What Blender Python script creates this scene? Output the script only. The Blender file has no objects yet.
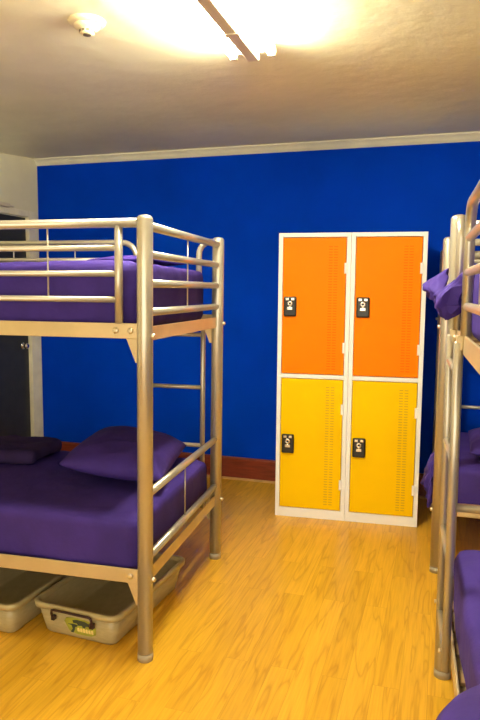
import bpy, bmesh, math, random
from math import sin, cos, pi, radians, sqrt
from mathutils import Vector, Matrix, noise
random.seed(7)
C = bpy.context.scene.collection

# ------------------------------------------------------------ materials
def new_mat(name):
    m = bpy.data.materials.new(name); m.use_nodes = True
    nt = m.node_tree; b = nt.nodes['Principled BSDF']
    return m, nt, b
def ramp(nt, stops, interp='LINEAR'):
    r = nt.nodes.new('ShaderNodeValToRGB'); r.color_ramp.interpolation = interp
    el = r.color_ramp.elements
    while len(el) < len(stops): el.new(0.5)
    for e, (p, c) in zip(el, stops): e.position = p; e.color = (*c, 1)
    return r
def paint(name, col, rough=.5, metal=0, var=.12, scale=6, bump=0.0, bscale=60, spec=.5, coords='Object', stretch=None, coat=0):
    """a procedural paint: two close tones mixed by noise, fine bump"""
    m, nt, b = new_mat(name); L = nt.links
    tc = nt.nodes.new('ShaderNodeTexCoord'); src = tc.outputs[coords]
    if stretch:
        mp = nt.nodes.new('ShaderNodeMapping'); mp.inputs['Scale'].default_value = stretch
        L.new(src, mp.inputs['Vector']); src = mp.outputs['Vector']
    n = nt.nodes.new('ShaderNodeTexNoise'); n.inputs['Scale'].default_value = scale; n.inputs['Detail'].default_value = 5
    L.new(src, n.inputs['Vector'])
    lo = tuple(max(0, c*(1-var)) for c in col); hi = tuple(min(1, c*(1+var)) for c in col)
    r = ramp(nt, [(.3, lo), (.7, hi)]); L.new(n.outputs['Fac'], r.inputs['Fac']); L.new(r.outputs['Color'], b.inputs['Base Color'])
    b.inputs['Roughness'].default_value = rough; b.inputs['Metallic'].default_value = metal
    b.inputs['Specular IOR Level'].default_value = spec
    if coat: b.inputs['Coat Weight'].default_value = coat
    if bump:
        n2 = nt.nodes.new('ShaderNodeTexNoise'); n2.inputs['Scale'].default_value = bscale; n2.inputs['Detail'].default_value = 4
        L.new(src, n2.inputs['Vector'])
        bp = nt.nodes.new('ShaderNodeBump'); bp.inputs['Strength'].default_value = bump; bp.inputs['Distance'].default_value = .01
        L.new(n2.outputs['Fac'], bp.inputs['Height']); L.new(bp.outputs['Normal'], b.inputs['Normal'])
    return m
M = {}
M['blue'] = paint('blue wall paint', (.0002, .046, .60), .65, var=.10, scale=2.2, bump=.06, bscale=35, spec=.02)
M['cream'] = paint('cream wall paint', (.93, .88, .60), .7, var=.06, scale=3, bump=.1, bscale=40)
M['ceiling'] = paint('ceiling paint', (.93, .90, .62), .9, var=.08, scale=1.5, bump=.45, bscale=9)
M['cornice'] = paint('cornice paint', (.95, .92, .72), .6, var=.05)
M['trim'] = paint('door frame gloss', (.90, .85, .63), .45, var=.09, scale=9)
M['skirt'] = paint('mahogany skirting', (.19, .030, .016), .35, var=.3, scale=8, stretch=(1, 6, 12))
M['bead'] = paint('pine bead', (.55, .33, .12), .45, var=.15, scale=14)
M['door'] = paint('charcoal door paint', (.030, .032, .027), .5, var=.15, scale=12, bump=.08)
M['tube'] = paint('satin champagne metal', (.53, .50, .42), .29, metal=.65, var=.06, scale=5)
M['plate'] = paint('satin champagne bed plate', (.60, .49, .29), .42, metal=.5, var=.09, scale=7)
M['bolt'] = paint('bright bolt', (.75, .68, .52), .28, metal=.9, var=.05)
M['chrome'] = paint('chrome', (.72, .70, .66), .16, metal=1, var=.04)
M['wood'] = paint('slat wood', (.42, .27, .13), .6, var=.2, stretch=(1, 8, 1))
M['purple'] = paint('purple cotton', (.043, .022, .215), .8, var=.15, scale=7, bump=.5, bscale=13, spec=.25)
M['purple_dark'] = paint('dark violet cotton', (.030, .017, .085), .85, var=.15, scale=7, bump=.3, bscale=18, spec=.2)
M['white_metal'] = paint('white locker enamel', (.93, .945, .98), .4, var=.02, scale=4)
M['orange'] = paint('orange locker enamel', (.98, .23, .0005), .5, var=.02, scale=3, spec=.08)
M['yellow'] = paint('yellow locker enamel', (.96, .60, .0005), .5, var=.02, scale=3, spec=.08)
M['orange_slot'] = paint('orange vent slot', (.85, .15, .0005), .6, var=.05, spec=.05)
M['yellow_slot'] = paint('yellow vent slot', (.62, .36, .002), .6, var=.05)
M['black'] = paint('black lock plastic', (.012, .011, .010), .32, var=.2)
M['rubber'] = paint('grey rubber foot', (.36, .31, .22), .5, var=.1)
M['fixture'] = paint('batten enamel', (.75, .68, .50), .4, var=.05)
M['det'] = paint('detector plastic', (.86, .76, .48), .4, var=.04)
M['det_dark'] = paint('detector grille', (.16, .13, .08), .5, var=.1)
M['handle'] = paint('dark box clip', (.035, .012, .016), .35, var=.1)
M['label_green'] = paint('green sticker', (.36, .38, .045), .45, var=.25, scale=30)
M['label_dark'] = paint('dark sticker ink', (.035, .055, .045), .5, var=.2)
M['label_cream'] = paint('cream sticker ink', (.80, .66, .26), .5, var=.1)
M['label_white'] = paint('white maker label', (.82, .84, .84), .5, var=.02)
M['label_blue'] = paint('blue label stripe', (.01, .015, .38), .5, var=.05)
M['zip'] = paint('grey lining', (.28, .26, .34), .7, var=.2, scale=30)

# translucent plastic
m, nt, b = new_mat('cloudy box plastic'); M['plastic'] = m
n = nt.nodes.new('ShaderNodeTexNoise'); n.inputs['Scale'].default_value = 14
r = ramp(nt, [(.3, (.50, .42, .21)), (.7, (.58, .49, .27))]); nt.links.new(n.outputs['Fac'], r.inputs['Fac']); nt.links.new(r.outputs['Color'], b.inputs['Base Color'])
b.inputs['Roughness'].default_value = .35; b.inputs['Transmission Weight'].default_value = .25; b.inputs['IOR'].default_value = 1.5

# fluorescent tube
m, nt, b = new_mat('lit fluorescent tube'); M['lit'] = m
b.inputs['Emission Color'].default_value = (1.0, .92, .70, 1); b.inputs['Emission Strength'].default_value = 108
n = nt.nodes.new('ShaderNodeTexNoise'); r = ramp(nt, [(0, (.9, .9, .88)), (1, (.95, .95, .9))]); nt.links.new(n.outputs['Fac'], r.inputs['Fac']); nt.links.new(r.outputs['Color'], b.inputs['Base Color'])

# laminate floor, strips running into the room
def floor_mat():
    m, nt, b = new_mat('oak laminate floor'); L = nt.links
    tc = nt.nodes.new('ShaderNodeTexCoord'); mp = nt.nodes.new('ShaderNodeMapping')
    mp.inputs['Rotation'].default_value = (0, 0, radians(90)); L.new(tc.outputs['Object'], mp.inputs['Vector'])
    br = nt.nodes.new('ShaderNodeTexBrick'); L.new(mp.outputs['Vector'], br.inputs['Vector'])
    br.offset = .37; br.offset_frequency = 2; br.squash = 1
    br.inputs['Scale'].default_value = 1; br.inputs['Brick Width'].default_value = .98; br.inputs['Row Height'].default_value = .098
    br.inputs['Mortar Size'].default_value = .0007; br.inputs['Mortar Smooth'].default_value = .3; br.inputs['Bias'].default_value = 0
    br.inputs['Color1'].default_value = (0, 0, 0, 1); br.inputs['Color2'].default_value = (1, 1, 1, 1); br.inputs['Mortar'].default_value = (.2, .2, .2, 1)
    # per-board tone
    tone = ramp(nt, [(0, (.66, .365, .024)), (.5, (.71, .40, .029)), (1, (.77, .44, .038))]); L.new(br.outputs['Color'], tone.inputs['Fac'])
    # grain: noise shifted per board, stretched along the board
    off = nt.nodes.new('ShaderNodeVectorMath'); off.operation = 'MULTIPLY_ADD'
    off.inputs[1].default_value = (7, 5, 9); L.new(br.outputs['Color'], off.inputs[0]); L.new(mp.outputs['Vector'], off.inputs[2])
    mg = nt.nodes.new('ShaderNodeMapping'); mg.inputs['Scale'].default_value = (1.5, 15, 1); L.new(off.outputs[0], mg.inputs['Vector'])
    gn = nt.nodes.new('ShaderNodeTexNoise'); gn.inputs['Scale'].default_value = 1.0; gn.inputs['Detail'].default_value = 2; gn.inputs['Distortion'].default_value = .4
    L.new(mg.outputs['Vector'], gn.inputs['Vector'])
    mul = nt.nodes.new('ShaderNodeMath'); mul.operation = 'MULTIPLY'; mul.inputs[1].default_value = 9; L.new(gn.outputs['Fac'], mul.inputs[0])
    fr = nt.nodes.new('ShaderNodeMath'); fr.operation = 'PINGPONG'; fr.inputs[1].default_value = 1; L.new(mul.outputs[0], fr.inputs[0])
    gr = ramp(nt, [(0, (.70, .59, .42)), (.25, (.93, .90, .84)), (.6, (1, 1, 1))]); L.new(fr.outputs[0], gr.inputs['Fac'])
    mf = nt.nodes.new('ShaderNodeMapping'); mf.inputs['Scale'].default_value = (6, 120, 1); L.new(off.outputs[0], mf.inputs['Vector'])
    fn = nt.nodes.new('ShaderNodeTexNoise'); fn.inputs['Scale'].default_value = 1; fn.inputs['Detail'].default_value = 3; L.new(mf.outputs['Vector'], fn.inputs['Vector'])
    fr2 = ramp(nt, [(.3, (.86, .82, .76)), (.65, (1.05, 1.03, 1))]); L.new(fn.outputs['Fac'], fr2.inputs['Fac'])
    def mix(a, bb, fac):
        x = nt.nodes.new('ShaderNodeMix'); x.data_type = 'RGBA'; x.blend_type = 'MULTIPLY'; x.inputs['Factor'].default_value = fac
        L.new(a, x.inputs['A']); L.new(bb, x.inputs['B']); return x.outputs['Result']
    c = mix(tone.outputs['Color'], gr.outputs['Color'], .62); c = mix(c, fr2.outputs['Color'], .8)
    seam = ramp(nt, [(0, (1, 1, 1)), (1, (.62, .5, .38))]); L.new(br.outputs['Fac'], seam.inputs['Fac'])
    c = mix(c, seam.outputs['Color'], .55)
    L.new(c, b.inputs['Base Color']); b.inputs['Roughness'].default_value = .33; b.inputs['Specular IOR Level'].default_value = .45
    return m
M['floor'] = floor_mat()

# ------------------------------------------------------------ mesh helpers
def xf(bm, start, mat): bmesh.ops.transform(bm, matrix=mat, verts=list(bm.verts)[start:])
def box(bm, lo, hi, bev=0.0, seg=2, mi=0):
    lo = Vector(lo); hi = Vector(hi); nb = bmesh.new()
    bmesh.ops.create_cube(nb, size=1)
    for v in nb.verts: v.co = Vector((lo[i] + (v.co[i]+.5)*(hi[i]-lo[i]) for i in range(3)))
    if bev: bmesh.ops.bevel(nb, geom=nb.edges[:], offset=bev, segments=seg, profile=.5, affect='EDGES')
    merge(bm, nb, mi)
def merge(bm, nb, mi=0, mat=None):
    vm = {}
    for v in nb.verts: vm[v] = bm.verts.new(mat @ v.co if mat else v.co)
    for f in nb.faces:
        try:
            g = bm.faces.new([vm[v] for v in f.verts]); g.material_index = mi if mi is not None else f.material_index; g.smooth = f.smooth
        except ValueError: pass
    nb.free()
def tube(bm, pts, r, n=14, caps=True, mi=0):
    """round tube swept along points"""
    pts = [Vector(p) for p in pts]; rings = []
    t0 = (pts[1]-pts[0]).normalized()
    up = Vector((0, 0, 1)) if abs(t0.z) < .9 else Vector((0, 1, 0))
    a = t0.cross(up).normalized()
    for i, p in enumerate(pts):
        if i == 0: t = (pts[1]-p)
        elif i == len(pts)-1: t = (p-pts[i-1])
        else: t = (pts[i+1]-p).normalized() + (p-pts[i-1]).normalized()
        t.normalize(); a = (a - t*a.dot(t)).normalized(); b = t.cross(a)
        rr = r[i] if isinstance(r, (list, tuple)) else r
        rings.append([bm.verts.new(p + (a*cos(2*pi*k/n) + b*sin(2*pi*k/n))*rr) for k in range(n)])
    for i in range(len(rings)-1):
        for k in range(n):
            f = bm.faces.new((rings[i][k], rings[i][(k+1) % n], rings[i+1][(k+1) % n], rings[i+1][k])); f.smooth = True; f.material_index = mi
    if caps:
        f = bm.faces.new(rings[0][::-1]); f.material_index = mi
        f = bm.faces.new(rings[-1]); f.material_index = mi
def bend(p0, corner, p1, r, n=7):
    """points of a rounded corner from p0 over corner to p1"""
    p0, c, p1 = Vector(p0), Vector(corner), Vector(p1)
    a = c + (p0-c).normalized()*r; b = c + (p1-c).normalized()*r; o = a + b - c; out = []
    for k in range(n+1):
        th = k/n*pi/2; out.append(o + (c-b)*cos(th)*-0 + (a-o)*cos(th) + (b-o)*sin(th))
    return out
def lathe(bm, prof, n=32, mat=None, mi=0):
    nb = bmesh.new(); rings = []
    for r, z in prof: rings.append([nb.verts.new((r*cos(2*pi*k/n), r*sin(2*pi*k/n), z)) for k in range(n)])
    for i in range(len(rings)-1):
        for k in range(n): nb.faces.new((rings[i][k], rings[i][(k+1) % n], rings[i+1][(k+1) % n], rings[i+1][k])).smooth = True
    nb.faces.new(rings[0][::-1]); nb.faces.new(rings[-1]); merge(bm, nb, mi, mat)
def prism(bm, poly, d0, d1, ax=1, mi=0, bev=0):
    """extrude 2D polygon; ax = axis of extrusion (poly is the two others in order)"""
    nb = bmesh.new()
    def P(q, d):
        l = list(q); l.insert(ax, d); return l
    a = [nb.verts.new(P(q, d0)) for q in poly]; b = [nb.verts.new(P(q, d1)) for q in poly]
    nb.faces.new(a[::-1]); nb.faces.new(b)
    for i in range(len(a)): j = (i+1) % len(a); nb.faces.new((a[i], a[j], b[j], b[i]))
    bmesh.ops.recalc_face_normals(nb, faces=nb.faces[:])
    if bev: bmesh.ops.bevel(nb, geom=nb.edges[:], offset=bev, segments=2, affect='EDGES')
    merge(bm, nb, mi)
def obj(name, bm, mats, parent=None, recalc=True, **kw):
    if recalc: bmesh.ops.recalc_face_normals(bm, faces=bm.faces[:])
    me = bpy.data.meshes.new(name); bm.to_mesh(me); bm.free()
    for q in (mats if isinstance(mats, (list, tuple)) else [mats]): me.materials.append(M[q])
    o = bpy.data.objects.new(name, me); C.objects.link(o)
    if parent: o.parent = parent
    for k, v in kw.items(): o[k] = v
    return o
def thing(name, loc, rz, label, cat, group=None):
    o = bpy.data.objects.new(name, None); C.objects.link(o); o.empty_display_size = .1
    o.location = loc; o.rotation_euler = (0, 0, rz); o['label'] = label; o['category'] = cat
    if group: o['group'] = group
    return o
def tag(o, label, cat, group=None):
    o['label'] = label; o['category'] = cat
    if group: o['group'] = group
    return o
def N(): return bmesh.new()

# ------------------------------------------------------------ the room
WY, CZ, WX, RX, FY = 4.70, 2.517, -3.238, 2.25, -1.6
def slab(name, lo, hi, mat, **kw):
    bm = N(); box(bm, lo, hi); o = obj(name, bm, mat, kind='structure', **kw); return o
slab('floor', (WX-.1, FY-.1, -.1), (RX+.1, WY+.1, 0), 'floor')
slab('wall_back', (WX-.1, WY, 0), (RX+.1, WY+.1, CZ), 'blue')
slab('wall_right', (RX, FY, 0), (RX+.1, WY, CZ), 'cream')
# unseen front wall stub added to darken the left; gap lets in world fill
slab('wall_front_blocker', (WX, FY-.1, 0), (-2.0, FY, CZ), 'cream')
# ceiling with a slightly sagging, uneven plaster surface
bm = N(); nx, ny = 60, 60; g = []
for i in range(nx+1):
    row = []
    for j in range(ny+1):
        x = WX-.1+(RX-WX+.2)*i/nx; y = FY-.1+(WY-FY+.2)*j/ny
        edge = min(1, (WY-y)/.4) if y < WY else 0
        z = CZ + .010*noise.noise(Vector((x*1.1, y*1.1, 3)))*max(0, edge)
        d = x-WX
        if d < .30: z -= .045*(1-max(0, d)/.30)**2*max(0, min(1, (WY-.06-y)/.6))          # coved towards the left wall
        row.append(bm.verts.new((x, y, z)))
    g.append(row)
for i in range(nx):
    for j in range(ny): bm.faces.new((g[i][j], g[i][j+1], g[i+1][j+1], g[i+1][j])).smooth = True
r = bmesh.ops.extrude_face_region(bm, geom=bm.faces[:])
bmesh.ops.translate(bm, verts=[v for v in r['geom'] if isinstance(v, bmesh.types.BMVert)], vec=(0, 0, .15))
obj('ceiling', bm, 'ceiling', kind='structure')
# left wall with a real door opening
DY0, DY1, DZ = 3.70, 4.545, 2.035
bm = N(); box(bm, (WX-.1, FY, 0), (WX, DY0-.01, CZ)); box(bm, (WX-.1, DY1+.01, 0), (WX, WY, CZ)); box(bm, (WX-.1, DY0-.01, DZ+.01), (WX, DY1+.01, CZ))
obj('wall_left', bm, 'cream', kind='structure')
# door leaf + knob
d = thing('door_1', (WX, (DY0+DY1)/2, 0), 0, 'charcoal painted door with round chrome knob in left wall', 'door')
del d['label'], d['category']; d['kind'] = 'structure'
bm = N(); box(bm, (-.055, -(DY1-DY0)/2+.004, .006), (-.012, (DY1-DY0)/2-.004, DZ-.005), .003); obj('door_leaf', bm, 'door', d)
bm = N(); lathe(bm, [(.001, .052), (.014, .050), (.022, .042), (.0245, .03), (.020, .018), (.011, .012), (.011, .004), (.027, .003), (.027, 0)][::-1], 24,
               Matrix.Translation((-.012, .345, 1.0)) @ Matrix.Rotation(pi/2, 4, 'Y')); obj('door_knob', bm, 'chrome', d)
# frame (architrave)
bm = N()
box(bm, (WX-.06, DY1, 0), (WX+.018, 4.672, DZ+.05), .004); box(bm, (WX-.06, DY0-.12, 0), (WX+.018, DY0, DZ+.05), .004); box(bm, (WX-.06, DY0, DZ), (WX+.018, DY1, DZ+.05), .004)
obj('trim_1', bm, 'trim', kind='structure')
# door closer arm box
bm = N(); box(bm, (WX+.018, 4.02, DZ+.045), (WX+.055, 4.27, DZ+.075), .006); tube(bm, [(WX+.04, 4.24, DZ+.06), (WX+.05, 4.31, DZ+.055)], .007)
tag(obj('door_closer', bm, 'fixture'), 'small bronze closer bar above the charcoal door', 'door closer')
# cornice
bm = N(); prism(bm, [(WY, CZ-.052), (WY, CZ+.01), (WY-.05, CZ+.01), (WY-.05, CZ-.008), (WY-.032, CZ-.020), (WY-.016, CZ-.040)], WX, RX, 0)
obj('trim_2', bm, 'cornice', kind='structure')
# baseboards
bm = N(); prism(bm, [(WY, .012), (WY, .172), (WY-.010, .172), (WY-.020, .160), (WY-.020, .012)], WX+.02, RX, 0); obj('baseboard_back', bm, 'skirt', kind='structure')
bm = N(); prism(bm, [(WY, 0), (WY, .013), (WY-.024, .013), (WY-.036, .004), (WY-.036, 0)], WX+.02, RX, 0); obj('trim_3', bm, 'bead', kind='structure')
for nm, x0, x1, ya, yb in (('baseboard_left', WX, WX+.02, FY, DY0-.12), ('baseboard_right', RX-.02, RX, FY, WY-.04)):
    bm = N(); box(bm, (x0, ya, 0), (x1, yb, .172), .004); obj(nm, bm, 'skirt', kind='structure')

# ------------------------------------------------------------ bunk beds
HT = 1.738; BL = 2.0; BW = 1.0165
def bunk(loc, rz, label, s=1, lean=(0, 0), rungs=(.30, .62, .94, 1.225)):
    """u (x) runs along the bed, v (y*s) across it; the ladder hangs on the v=0 side near u=0"""
    t = thing('bunk_bed', loc, rz, label, 'bunk bed', 'metal bunk beds')
    V = lambda u, v, z: (u + lean[0]*z, s*v + lean[1]*z, z)
    def part(name, fn, mat='tube', parent=t, **kw):
        b_ = N(); fn(b_); return obj(name, b_, mat, parent, **kw)
    def T(u0, v0, z0, u1, v1, z1, r, n=12): return lambda b_: tube(b_, [V(u0, v0, z0), V(u1, v1, z1)], r, n)
    def B(lo, hi, bev=.002):
        a = V(*lo); c = V(*hi)
        zl = (lo[2]+hi[2])/2; sh = (lean[0]*(zl)-0, lean[1]*zl)
        l = [min(lo[0], hi[0])+sh[0], min(s*lo[1], s*hi[1])+sh[1], min(lo[2], hi[2])]; h = [max(lo[0], hi[0])+sh[0], max(s*lo[1], s*hi[1])+sh[1], max(lo[2], hi[2])]
        return lambda b_: box(b_, l, h, bev)
    R = .0305
    for u in (0, BL):
        for v in (0, BW):
            p = part('post', lambda b_: tube(b_, [V(u, v, .012), V(u, v, HT-.016), V(u, v, HT-.009), V(u, v, HT-.003), V(u, v, HT)], [R, R, R*.93, R*.72, R*.38], 24))
            part('foot', lambda b_: tube(b_, [V(u, v, 0), V(u, v, .03)], R+.0008, 24), 'rubber', p)
    for u in (0, BL):                                   # the two ends
        sg = 1 if u == 0 else -1
        for z in (1.70, 1.595, 1.487, 1.378):
            part('end_rail', T(u, R-.004, z, u, BW-R+.004, z, .0155 if z < 1.69 else .0175))
        part('rail_wire', T(u, BW*.5, 1.378, u, BW*.5, 1.70, .0035, 8))
        for z in (.668, .41): part('end_rail', T(u, R-.004, z, u, BW-R+.004, z, .0165))
        part('rail_wire', T(u, BW*.52, .41, u, BW*.52, .668, .0035, 8))
        for z in (1.268, .305): part('end_plate', B((u-.004, R-.003, z), (u+.004, BW-R+.003, z+.055)), 'plate')
    for v, dv in ((0, 1), (BW, -1)):                    # long bed plates (angle iron), gussets and bolts
        for z in (1.278, .31):
            pl = part('side_plate', lambda b_: (B((R-.003, v-.004, z), (BL-R+.003, v+.004, z+.058))(b_), B((R+.02, v, z), (BL-R-.02, v+dv*.035, z+.006))(b_)), 'plate')
            for u, du in ((0, 1), (BL, -1)):
                def gus(b_):
                    q = [(u+du*(R-.002)+lean[0]*z, z+.002), (u+du*.080+lean[0]*z, z+.002), (u+du*.074+lean[0]*z, z-.008), (u+du*(R+.010)+lean[0]*z, z-.092), (u+du*(R-.002)+lean[0]*z, z-.092)]
                    y0, y1 = sorted((s*(v+dv*.004)+lean[1]*z, s*(v+dv*.009)+lean[1]*z)); prism(b_, q, y0, y1, 1)
                part('gusset', gus, 'plate')
                for k in ((.055, .115) if z > 1 else (.06,)):
                    part('bolt', lambda b_: tube(b_, [V(u+du*k, v-dv*.001, z+.030), V(u+du*k, v-dv*.010, z+.030), V(u+du*k, v-dv*.013, z+.030)], [.0115, .0115, .006], 12), 'bolt')
        for u, du in ((0, 1), (BL, -1)):
            for z in (1.29, .335):
                part('bolt', lambda b_: tube(b_, [V(u-du*R*.8, v, z), V(u-du*(R+.008), v, z), V(u-du*(R+.012), v, z)], [.010, .010, .005], 12), 'bolt')
    # guard on the plain side: top rail post to post, three bars between two uprights
    ga = part('guard_rail', lambda b_: tube(b_, [V(R-.004, BW, 1.71), V(BL-R+.004, BW, 1.71)], .0175))
    for u in (.105, BL-.105): part('guard_upright', T(u, BW, 1.335, u, BW, 1.70, .0155), parent=ga)
    for z in (1.618, 1.522, 1.425): part('guard_bar', T(.11, BW, z, BL-.11, BW, z, .0115), parent=ga)
    for u in (.40, 1.0, 1.6): part('rail_wire', T(u, BW, 1.425, u, BW, 1.70, .0035, 8), parent=ga)
    # guard on the ladder side: long run with a curved end, gap for the ladder, short curved return
    g1, g2 = .455, .105
    gb = part('guard_rail', lambda b_: tube(b_, [V(g1, 0, 1.335)] + bend(V(g1, 0, 1.3), V(g1, 0, 1.715), V(BL, 0, 1.715), .085) + [V(BL-R+.004, 0, 1.715)], .0155))
    part('guard_upright', T(BL-.125, 0, 1.335, BL-.125, 0, 1.71, .0155), parent=gb)
    for z in (1.622, 1.522, 1.422): part('guard_bar', T(g1, 0, z, BL-.13, 0, z, .0125), parent=gb)
    for u in (.82, 1.2, 1.58): part('rail_wire', T(u, 0, 1.422, u, 0, 1.71, .0035, 8), parent=gb)
    part('guard_return', lambda b_: tube(b_, [V(g2, 0, 1.335)] + bend(V(g2, 0, 1.3), V(g2, 0, 1.715), V(0, 0, 1.715), .065) + [V(R-.006, 0, 1.715)], .0155))
    # ladder
    la = part('ladder', lambda b_: [tube(b_, [V(u, w_, .27), V(u, w_, 1.312), V(u, w_, 1.318)], [.0135, .0135, .009], 14) for u, w_ in ((.085, -.022), (.425, -.0185))])
    for z in rungs: part('rung', T(.085, -.022, z, .425, -.0185, z, .0115, 12), parent=la)
    for u in (.085, .425):
        part('bolt', lambda b_: tube(b_, [V(u, -.034, .335), V(u, -.043, .335)], .007, 10), 'bolt', la)
        part('ladder_hook', lambda b_: (B((u-.012, -.024, 1.29), (u+.012, -.004, 1.335), .003)(b_)), 'plate', la)
    # slatted bases
    for z in (1.286, .318):
        def slats(b_):
            for k in range(13):
                u = .09 + k*(BL-.18)/12; B((u-.03, .012, z), (u+.03, BW-.012, z+.012), .002)(b_)
        part('slat_base', slats, 'wood')
    return t
L_TH = .0674
bunkL = bunk((-1.077-BW*sin(L_TH), 2.2104+BW*cos(L_TH), 0), pi+L_TH,
             'champagne metal bunk bed left of the lockers with two storage boxes under it', lean=(-.006, 0))
R_TH = .0467
bunkR = bunk((.0516, 2.465, 0), -pi/2+R_TH, 'metal bunk bed cut by right edge, nearest, with ladder facing the aisle', lean=(0, -.0055))
bunkF = bunk((-.005, 3.43+BW, 0), .02, 'metal bunk bed at the back right corner beside the lockers', s=-1, rungs=(.30, .71, 1.08))
bpy.context.view_layer.update()

# maker's label on the near right bed's upper plate
bm = N(); box(bm, (.462, -.0062, 1.287), (.63, -.0042, 1.328), .0008, mi=0); box(bm, (.472, -.0070, 1.291), (.490, -.0062, 1.324), 0, mi=1)
obj('maker_label', bm, ['label_white', 'label_blue'], bunkR, label='white label with a blue stripe')

# ------------------------------------------------------------ bedding
def rounded_slab(L_, W_, H_, rad, nu=60, nv=34, amp=.004, seed=0, sag=0, scale=3.5):
    """mattress: a closed rounded box with wrinkled cloth surface, centred on x,y and standing on z=0"""
    bm = N(); bmesh.ops.create_cube(bm, size=1)
    bmesh.ops.subdivide_edges(bm, edges=bm.edges[:], cuts=30, use_grid_fill=True)
    for v in bm.verts:
        p = Vector((v.co.x*L_, v.co.y*W_, v.co.z*H_)); h = Vector((L_/2-rad, W_/2-rad, H_/2-rad))
        q = Vector((max(-h[i], min(h[i], p[i])) for i in range(3))); d = p-q
        if d.length > 1e-6:
            # push box shell onto the rounded shell
            m_ = max(abs(d.x), abs(d.y), abs(d.z)); d = d.normalized()*rad; p = q + d
        nrm = d.normalized() if d.length > 1e-6 else Vector((0, 0, 1))
        w = noise.noise(Vector((p.x*scale, p.y*scale*1.7, p.z*5+seed)))*amp + noise.noise(Vector((p.x*scale*3, p.y*scale*4, seed+p.z*9)))*amp*.5
        p += nrm*w
        if p.z > 0: p.z -= sag*max(0, 1-(2*p.x/L_)**2)
        v.co = p + Vector((0, 0, H_/2))
    for v in bm.verts:
        if v.co.z < 0.004: v.co.z = 0.0
    for f in bm.faces: f.smooth = True
    return bm
def pillow(L_, W_, H_, seed=0, n=36, wr=.01, corner=.12, curl=0, rnd=.10):
    bm = N(); top = []; bot = []
    for i in range(n+1):
        a = -1+2*i/n; rt, rb = [], []
        for j in range(n+1):
            b_ = -1+2*j/n
            pin = 1 - corner*(1-a*a)*(abs(b_)**3)*.5; pin2 = 1 - corner*(1-b_*b_)*(abs(a)**3)*.5
            x = a*L_/2*pin2*sqrt(1-rnd*b_*b_); y = b_*W_/2*pin*sqrt(1-rnd*a*a)
            th = max(0, (1-abs(a)**2.6)*(1-abs(b_)**2.6))**.55*H_
            wv = wr*(noise.noise(Vector((x*7, y*9, seed))) + .6*noise.noise(Vector((x*17+y*8, y*15, seed+5))))*(th/H_)
            base = curl*(a*a)
            vt = bm.verts.new((x, y, H_*.42+th*.58+wv+base)); rt.append(vt)
            rb.append(vt if i in (0, n) or j in (0, n) else bm.verts.new((x, y, max(H_*.42-th*.42, 0)+base)))
        top.append(rt); bot.append(rb)
    for i in range(n):
        for j in range(n):
            bm.faces.new((top[i][j], top[i+1][j], top[i+1][j+1], top[i][j+1])).smooth = True
            q = (bot[i][j], bot[i][j+1], bot[i+1][j+1], bot[i+1][j])
            try: bm.faces.new(q).smooth = True
            except ValueError: pass
    return bm
def place(o, bunk_, u, v, z, rz=0, rx=0, ry=0):
    mat = bunk_.matrix_world @ Matrix.Translation((u, v, z)) @ Matrix.Rotation(rz, 4, 'Z') @ Matrix.Rotation(ry, 4, 'Y') @ Matrix.Rotation(rx, 4, 'X')
    o.matrix_world = mat; return o
UP, LO = 1.300, .332
def mattress(bk, s, z, h, label, seed, mat='purple', L_=1.90, W_=.93, u=BL/2, v=BW/2):
    o = obj('mattress', rounded_slab(L_, W_, h, .045, seed=seed, amp=.010, scale=4.5), mat)
    place(o, bk, u, s*v, z); tag(o, label, 'mattress', 'purple covered mattresses'); return o
HU, HL = .272, .228
mattress(bunkL, 1, UP, HU, 'purple sheeted mattress on the upper level of the left bunk', 1)
mattress(bunkL, 1, LO, HL, 'purple sheeted mattress on the lower level of the left bunk', 2, L_=1.93, W_=.97)
mattress(bunkR, 1, UP, HU, 'purple mattress on the upper level of the near right bunk', 3, W_=.94)
mattress(bunkR, 1, LO, HL, 'purple mattress on the lower level of the near right bunk', 4, W_=.985, u=1.01, L_=1.86)
mattress(bunkF, -1, UP, HU, 'purple mattress on the upper level of the back right bunk', 5)
mattress(bunkF, -1, LO, HL, 'purple mattress on the lower level of the back right bunk', 6)
G = 'purple pillows'
def pil(bk, dims, seed, u, v, z, rz, label, wr=.012, rx=0, ry=0, corner=.12, rnd=.10):
    o = obj('pillow', pillow(*dims, seed, wr=wr, corner=corner, rnd=rnd), 'purple'); place(o, bk, u, v, z, rz=radians(rz), rx=radians(rx), ry=radians(ry)); return tag(o, label, 'pillow', G)
pil(bunkL, (.70, .50, .17), 1, .34, .40, LO+HL+.03, 99, "purple pillow at the right end of the left bunk's lower bed", rx=-7)
pil(bunkL, (.50, .34, .035), 9, .26, .42, UP+HU+.004, 92, "flat rumpled purple pillow on the left bunk's upper bed", wr=.02)
pil(bunkF, (.62, .42, .13), 4, .36, -.62, LO+HL+.006, 88, "purple pillow on the back right bunk's lower bed, seen past the ladder")
pil(bunkR, (.74, .56, .12), 6, 1.26, .270, LO+HL+.006, 92, "purple pillow overhanging the near right bunk's lower bed at the bottom right corner", rnd=.48, corner=0)
# dark blanket folded at the far left of the left lower bed
bm = rounded_slab(.95, .34, .07, .03, seed=11, amp=.014, scale=5)
o = obj('folded_blanket', bm, 'purple_dark'); place(o, bunkL, 1.33, .27, LO+HL+.008, rz=.03); tag(o, 'near-black folded blanket on the left bunk\'s lower bed, away from the pillow', 'blanket')

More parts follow.
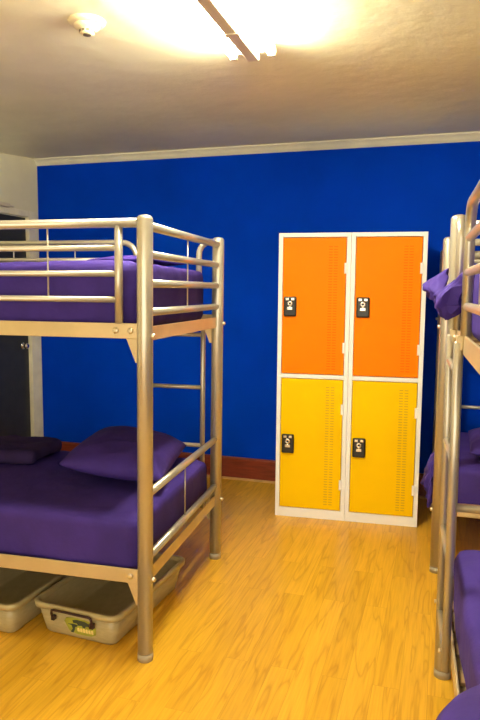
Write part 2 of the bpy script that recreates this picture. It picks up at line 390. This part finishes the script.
def resample(poly, n):
    P = [Vector(p) for p in poly]; m_ = len(P); d = [0]
    # smooth closed curve through the points (Catmull-Rom), then even spacing
    q = []
    for i in range(m_):
        a, b_, c, e = P[i-1], P[i], P[(i+1) % m_], P[(i+2) % m_]
        for k in range(8):
            t = k/8; q.append(.5*((2*b_)+(c-a)*t+(2*a-5*b_+4*c-e)*t*t+(3*b_-a-3*c+e)*t**3))
    for i in range(len(q)): d.append(d[-1]+(q[(i+1) % len(q)]-q[i]).length)
    out = []
    for k in range(n):
        t = d[-1]*k/n; i = max(j for j in range(len(q)) if d[j] <= t+1e-9); w_ = (t-d[i])/max(1e-9, d[i+1]-d[i]); out.append(q[i].lerp(q[(i+1) % len(q)], w_))
    return out
def cloth_loft(secs, n=40, amp=.006, seed=0, steps=5):
    """rumpled cloth bundle lofted along y through outlines in the x-z plane"""
    S = [(y, resample(p, n)) for y, p in secs]; bm = N(); rings = []
    for i in range(len(S)-1):
        for k in range(steps + (1 if i == len(S)-2 else 0)):
            t = k/steps; y = S[i][0]*(1-t)+S[i+1][0]*t; t2 = t*t*(3-2*t); ring = []
            cx = sum((p.x for p in S[i][1]))/n; 
            for a, b_ in zip(S[i][1], S[i+1][1]):
                p = a.lerp(b_, t2); w_ = noise.noise(Vector((p.x*45, y*30, p.y*30+seed)))*amp
                ring.append(bm.verts.new((p.x+w_, y+w_*.5, p.y+w_*.7)))
            rings.append(ring)
    for i in range(len(rings)-1):
        for k in range(n): bm.faces.new((rings[i][k], rings[i][(k+1) % n], rings[i+1][(k+1) % n], rings[i+1][k])).smooth = True
    bm.faces.new(rings[0][::-1]); bm.faces.new(rings[-1]); return bm
def shrink(p, f): cx = sum(a for a, b_ in p)/len(p); cz = sum(b_ for a, b_ in p)/len(p); return [(cx+(a-cx)*f, cz+(b_-cz)*f) for a, b_ in p]
A = [(.078, 1.552), (.030, 1.500), (-.016, 1.452), (-.020, 1.425), (.006, 1.374), (.040, 1.382), (.064, 1.410), (.056, 1.450), (.080, 1.500), (.092, 1.54)]
Bp = [(.004, 1.548), (-.040, 1.520), (-.078, 1.493), (-.068, 1.470), (-.046, 1.442), (-.036, 1.450), (-.020, 1.458), (-.010, 1.470), (.004, 1.500), (.008, 1.53)]
Cn = [(.004, 1.475), (-.020, 1.468), (-.036, 1.450), (-.034, 1.435), (-.022, 1.405), (-.008, 1.400), (.002, 1.410), (.003, 1.430), (.004, 1.445), (.005, 1.46)]
bm = cloth_loft([(2.292, shrink(A, .75)), (2.305, A), (2.405, A), (2.445, Cn), (2.50, Cn), (2.55, Bp), (2.62, Bp), (2.63, shrink(Bp, .7))], amp=.016, seed=2, steps=9)
tag(obj('hanging_blanket', bm, 'purple'), 'purple blanket bunched out around the near right bunk\'s corner post beside the locker tops', 'blanket')
D = [(.05, .585), (.0, .59), (-.030, .565), (-.046, .52), (-.064, .475), (-.060, .43), (-.045, .40), (-.040, .35), (-.028, .31), (-.018, .36), (-.016, .42), (-.012, .50), (.0, .545), (.04, .572)]
bm = cloth_loft([(3.50, shrink(D, .8)), (3.52, D), (3.60, [(a*1.05, b_+.006) for a, b_ in D]), (3.70, D), (3.72, shrink(D, .8))], amp=.022, seed=8)
tag(obj('spilled_blanket', bm, 'purple'), 'crumpled purple blanket end spilling off the back right bunk\'s lower bed, low beside the locker', 'blanket')

# ------------------------------------------------------------ lockers
LTH = .0784
def locker(ix, label):
    W, D, H = .449, .50, 1.822
    ox = -1.0013 + ix*.4505*cos(LTH); oy = 3.9891 + ix*.4505*sin(LTH)
    t = thing('locker', (ox, oy, 0), LTH, label, 'locker', 'two-door lockers')
    # body shell: front frame flange, sides, back, top
    bm = N(); f = .026
    box(bm, (0, 0, 0), (f, D, H), .0015); box(bm, (W-f, 0, 0), (W, D, H), .0015); box(bm, (f, 0, H-f), (W-f, D, H), .0015)
    box(bm, (f, 0, 0), (W-f, D, .062), .0015); box(bm, (f, 0, .912), (W-f, D, .938), .0015); box(bm, (f, D-.01, .062), (W-f, D, H-f))
    obj('body', bm, 'white_metal', t)
    for z0, z1, c, sl, zl in ((.066, .908, 'yellow', 'yellow_slot', .487), (.942, H-f-.004, 'orange', 'orange_slot', 1.366)):
        bm = N(); box(bm, (f+.003, -.004, z0), (W-f-.003, .014, z1), .003, mi=0)
        nsl = int((z1-z0-.06)/.0165)
        for k in range(nsl):
            zz = z0+.035+k*.0165
            for xx in (W*.725, W*.795):
                box(bm, (xx-.0115, -.0046, zz-.0025), (xx+.0115, -.0036, zz+.0025), 0, mi=1)
        d = obj('door', bm, [c, sl], t, label=('yellow lower door' if c == 'yellow' else 'orange upper door'))
        # combination lock
        lx = f+.053
        bm = N(); nb = N(); box(nb, (lx-.040, -.022, zl-.062), (lx+.040, -.004, zl+.062), .009, 3); merge(bm, nb, 0)
        lk = obj('lock', bm, 'black', d, label='black combination lock')
        bm = N(); lathe(bm, [(.018, 0), (.018, .006), (.015, .009), (.004, .0095), (.004, .007), (.001, .007)], 20, Matrix.Translation((lx, -.021, zl+.018)) @ Matrix.Rotation(pi/2, 4, 'X')); 
        box(bm, (lx-.028, -.0255, zl+.038), (lx-.006, -.021, zl+.054), .002); box(bm, (lx+.006, -.0255, zl+.038), (lx+.028, -.021, zl+.054), .002)
        obj('dial', bm, 'chrome', lk)
        bm = N(); box(bm, (lx-.018, -.029, zl-.022), (lx+.018, -.021, zl-.002), .003); box(bm, (lx-.006, -.026, zl-.006), (lx+.006, -.021, zl+.01), .002); obj('latch', bm, 'chrome', lk)
        bm = N(); tube(bm, [(lx, -.010, zl+.018), (lx, -.0312, zl+.018)], .0045, 10); obj('keyhole', bm, 'black', lk)
        for zz in (z0+.2*(z1-z0), z1-.22*(z1-z0)):
            bm = N(); box(bm, (W-f-.013, -.007, zz-.033), (W-f+.004, .004, zz+.033), .002); obj('hinge', bm, 'white_metal', d, label='white hinge leaf')
    return t
locker(0, 'left locker of the pair, orange door over yellow door, beside the bare blue wall')
locker(1, 'right locker of the pair, orange door over yellow door, beside the back bunk')

# ------------------------------------------------------------ storage boxes
def storage(x0, x1, y0, y1, h, rz, label, sticker):
    cx, cy = (x0+x1)/2, (y0+y1)/2; hw, hd = (x1-x0)/2, (y1-y0)/2
    t = thing('storage_box', (cx, cy, 0), rz, label, 'storage box', 'storage boxes under the left bunk')
    fl = .028
    def ringpts(a, b_, r, z, n=6):
        out = []
        for qx, qy, s0 in ((1, 1, 0), (-1, 1, pi/2), (-1, -1, pi), (1, -1, 1.5*pi)):
            for k in range(n+1):
                th = s0+k/n*pi/2; out.append((qx*(a-r)+r*cos(th), qy*(b_-r)+r*sin(th), z))
        return out
    def loft(bm, rs):
        vs = [[bm.verts.new(p) for p in r_] for r_ in rs]; n = len(vs[0])
        for i in range(len(vs)-1):
            for k in range(n): bm.faces.new((vs[i][k], vs[i][(k+1) % n], vs[i+1][(k+1) % n], vs[i+1][k])).smooth = True
        return vs
    bm = N(); w = .004
    outer = [ringpts(hw-.01, hd-.01, .03, 0), ringpts(hw, hd, .035, .012), ringpts(hw+fl*.8, hd+fl*.8, .04, h-.02)]
    inner = [ringpts(hw+fl*.8-w, hd+fl*.8-w, .037, h-.02), ringpts(hw-w, hd-w, .032, .014), ringpts(hw-.012, hd-.012, .028, .006)]
    vs = loft(bm, outer + inner); bm.faces.new(vs[0][::-1]); bm.faces.new(vs[-1]); obj('tub', bm, 'plastic', t, recalc=True)
    bm = N(); a, b_ = hw+fl*.8, hd+fl*.8
    vs = loft(bm, [ringpts(a-w, b_-w, .037, h-.024), ringpts(a+.014, b_+.014, .05, h-.024), ringpts(a+.016, b_+.016, .05, h-.004), ringpts(a+.012, b_+.012, .05, h), ringpts(a-.002, b_-.002, .037, h), ringpts(a-w, b_-w, .037, h-.004), ringpts(a-w, b_-w, .037, h-.024)])
    obj('rim', bm, 'plastic', t)
    # wire-style clip handle on the short front side
    yf = -(b_+.017)
    bm = N(); tube(bm, [(-.093, yf-.004, h-.052), (-.098, yf-.006, h-.030), (-.094, yf-.008, h-.016), (-.082, yf-.010, h-.012), (.082, yf-.010, h-.012), (.094, yf-.008, h-.016), (.098, yf-.006, h-.030), (.093, yf-.004, h-.052)], .0055, 10)
    box(bm, (-.102, yf-.006, h-.062), (-.086, yf+.014, h-.044), .002); box(bm, (.084, yf-.006, h-.064), (.104, yf+.014, h-.042), .002)
    obj('clip_handle', bm, 'handle', t)
    if sticker:
        sl = math.atan2(fl*.8, h-.032)
        Tm = Matrix.Translation((.02, -(hd+fl*.34)-.003, h*.42)) @ Matrix.Rotation(sl, 4, 'X')
        bm = N(); nb = N()
        poly = [(-.075, .018), (-.062, .036), (-.03, .042), (.03, .040), (.066, .034), (.078, .010), (.074, -.022), (.05, -.034), (-.02, -.036), (-.055, -.026)]
        prism(nb, poly, -.001, .001, 1); merge(bm, nb, 0, Tm)
        blobs = [[(-.032, .030), (-.012, .036), (.028, .034), (.05, .024), (.062, .008), (.052, .006), (.042, .014), (.03, .012), (.026, .002), (.014, .004), (.012, .012), (-.006, .008), (-.012, .018), (-.03, .018)],
                 [(-.05, -.030), (-.036, -.012), (-.04, .004), (-.058, .008), (-.03, .012), (-.008, .010), (-.014, .002), (-.024, -.002), (-.028, -.016), (-.036, -.032)]]
        for q in blobs:
            nb = N(); prism(nb, q, -.0022, -.0008, 1); merge(bm, nb, 1, Tm)
        for k in range(6):                       # pale wordmark, too small in the photo to read
            x = -.014+k*.0135; nb = N(); prism(nb, [(x, -.020), (x+.010, -.021), (x+.010, -.003), (x+.004, -.002), (x, -.006)], -.0026, -.0008, 1); merge(bm, nb, 2, Tm)
        obj('sticker', bm, ['label_green', 'label_dark', 'label_cream'], t, label='yellow-green sticker with dark animal shapes and pale lettering')
    return t
storage(-1.568, -1.215, 2.255, 2.84, .148, -.062, 'cloudy open plastic storage box with green sticker, under the left bunk\'s near corner', True)
storage(-2.03, -1.675, 2.20, 2.76, .148, -.04, 'cloudy open plastic storage box cut by left edge, with no sticker showing', False)

# ------------------------------------------------------------ ceiling things
t = thing('smoke_detector', (-1.39, 2.372, CZ), 0, 'round cream smoke detector on the ceiling at upper left', 'smoke detector')
flip = Matrix.Rotation(pi, 4, 'X')
bm = N(); lathe(bm, [(.074, -.012), (.074, .006), (.068, .014), (.052, .018)], 40, flip); obj('base', bm, 'det', t)
bm = N(); lathe(bm, [(.052, .012), (.052, .022), (.046, .031), (.031, .034), (.031, .036)], 40, flip); obj('body', bm, 'det', t)
bm = N(); lathe(bm, [(.029, .034), (.029, .048), (.025, .052), (.012, .053)], 32, flip); c = obj('sensor_cap', bm, 'det', t)
bm = N()
for k in range(10):
    a = k*2*pi/10; nb = N(); box(nb, (-.006, .0265, -.047), (.006, .0300, -.038)); merge(bm, nb, 0, Matrix.Rotation(a, 4, 'Z'))
obj('vent_slots', bm, 'det_dark', c)
bm = N(); tube(bm, [(0, 0, -.0525), (0, 0, -.055)], .016, 20); obj('sensor_face', bm, 'det_dark', c)

def batten(x, y1, y0, label):
    t = thing('fluorescent_light', (x, (y0+y1)/2, CZ), 0, label, 'ceiling light'); h = (y1-y0)/2
    bm = N(); box(bm, (-.028, -h, -.072), (.026, h, .012), .006); obj('spine', bm, 'fixture', t)
    bm = N(); box(bm, (-.030, .10, -.075), (.030, .135, -.06), .003); obj('spine_clip', bm, 'fixture', t)
    for sx in (-1, 1):
        for e in (-1, 1):
            bm = N(); box(bm, (sx*.085-.016, e*(h-.022)-.012, -.066), (sx*.085+.016, e*(h-.022)+.012, -.022), .004)
            a, b_ = sorted((sx*.02, sx*.085)); box(bm, (a, e*(h-.022)-.010, -.044), (b_, e*(h-.022)+.010, -.024), .003); obj('tube_holder', bm, 'fixture', t)
        bm = N(); tube(bm, [(sx*.085, -h+.030, -.046), (sx*.085, h-.030, -.046)], .0175, 16); obj('lit_tube', bm, 'lit', t)
    return t
batten(-.823, 2.79, 1.95, 'twin-tube fluorescent light glowing white on the ceiling, spine between tubes')

# ------------------------------------------------------------ camera
f, yaw, pitch, roll = 646.0, .3038, .1073, .0088
F = Vector((-sin(yaw)*cos(pitch), cos(yaw)*cos(pitch), -sin(pitch))); Rv = Vector((cos(yaw), sin(yaw), 0)); U = Rv.cross(F)
R2 = Rv*cos(roll)+U*sin(roll); U2 = U*cos(roll)-Rv*sin(roll)
cam = bpy.data.cameras.new('camera'); co = bpy.data.objects.new('camera', cam); C.objects.link(co)
co.matrix_world = Matrix((( R2.x, U2.x, -F.x, 0), (R2.y, U2.y, -F.y, 0), (R2.z, U2.z, -F.z, 1.4636), (0, 0, 0, 1)))
cam.sensor_fit = 'VERTICAL'; cam.sensor_height = 36; cam.lens = f/720*36; cam.clip_start = .02
bpy.context.scene.camera = co

w = bpy.data.worlds.new('world'); bpy.context.scene.world = w; w.use_nodes = True
w.node_tree.nodes['Background'].inputs['Color'].default_value = (1, .90, .70, 1); w.node_tree.nodes['Background'].inputs['Strength'].default_value = 1.5
vs = bpy.context.scene.view_settings
vs.view_transform = 'Standard'; vs.look = 'None'; vs.gamma = 1; vs.use_curve_mapping = False; vs.exposure = 1.18
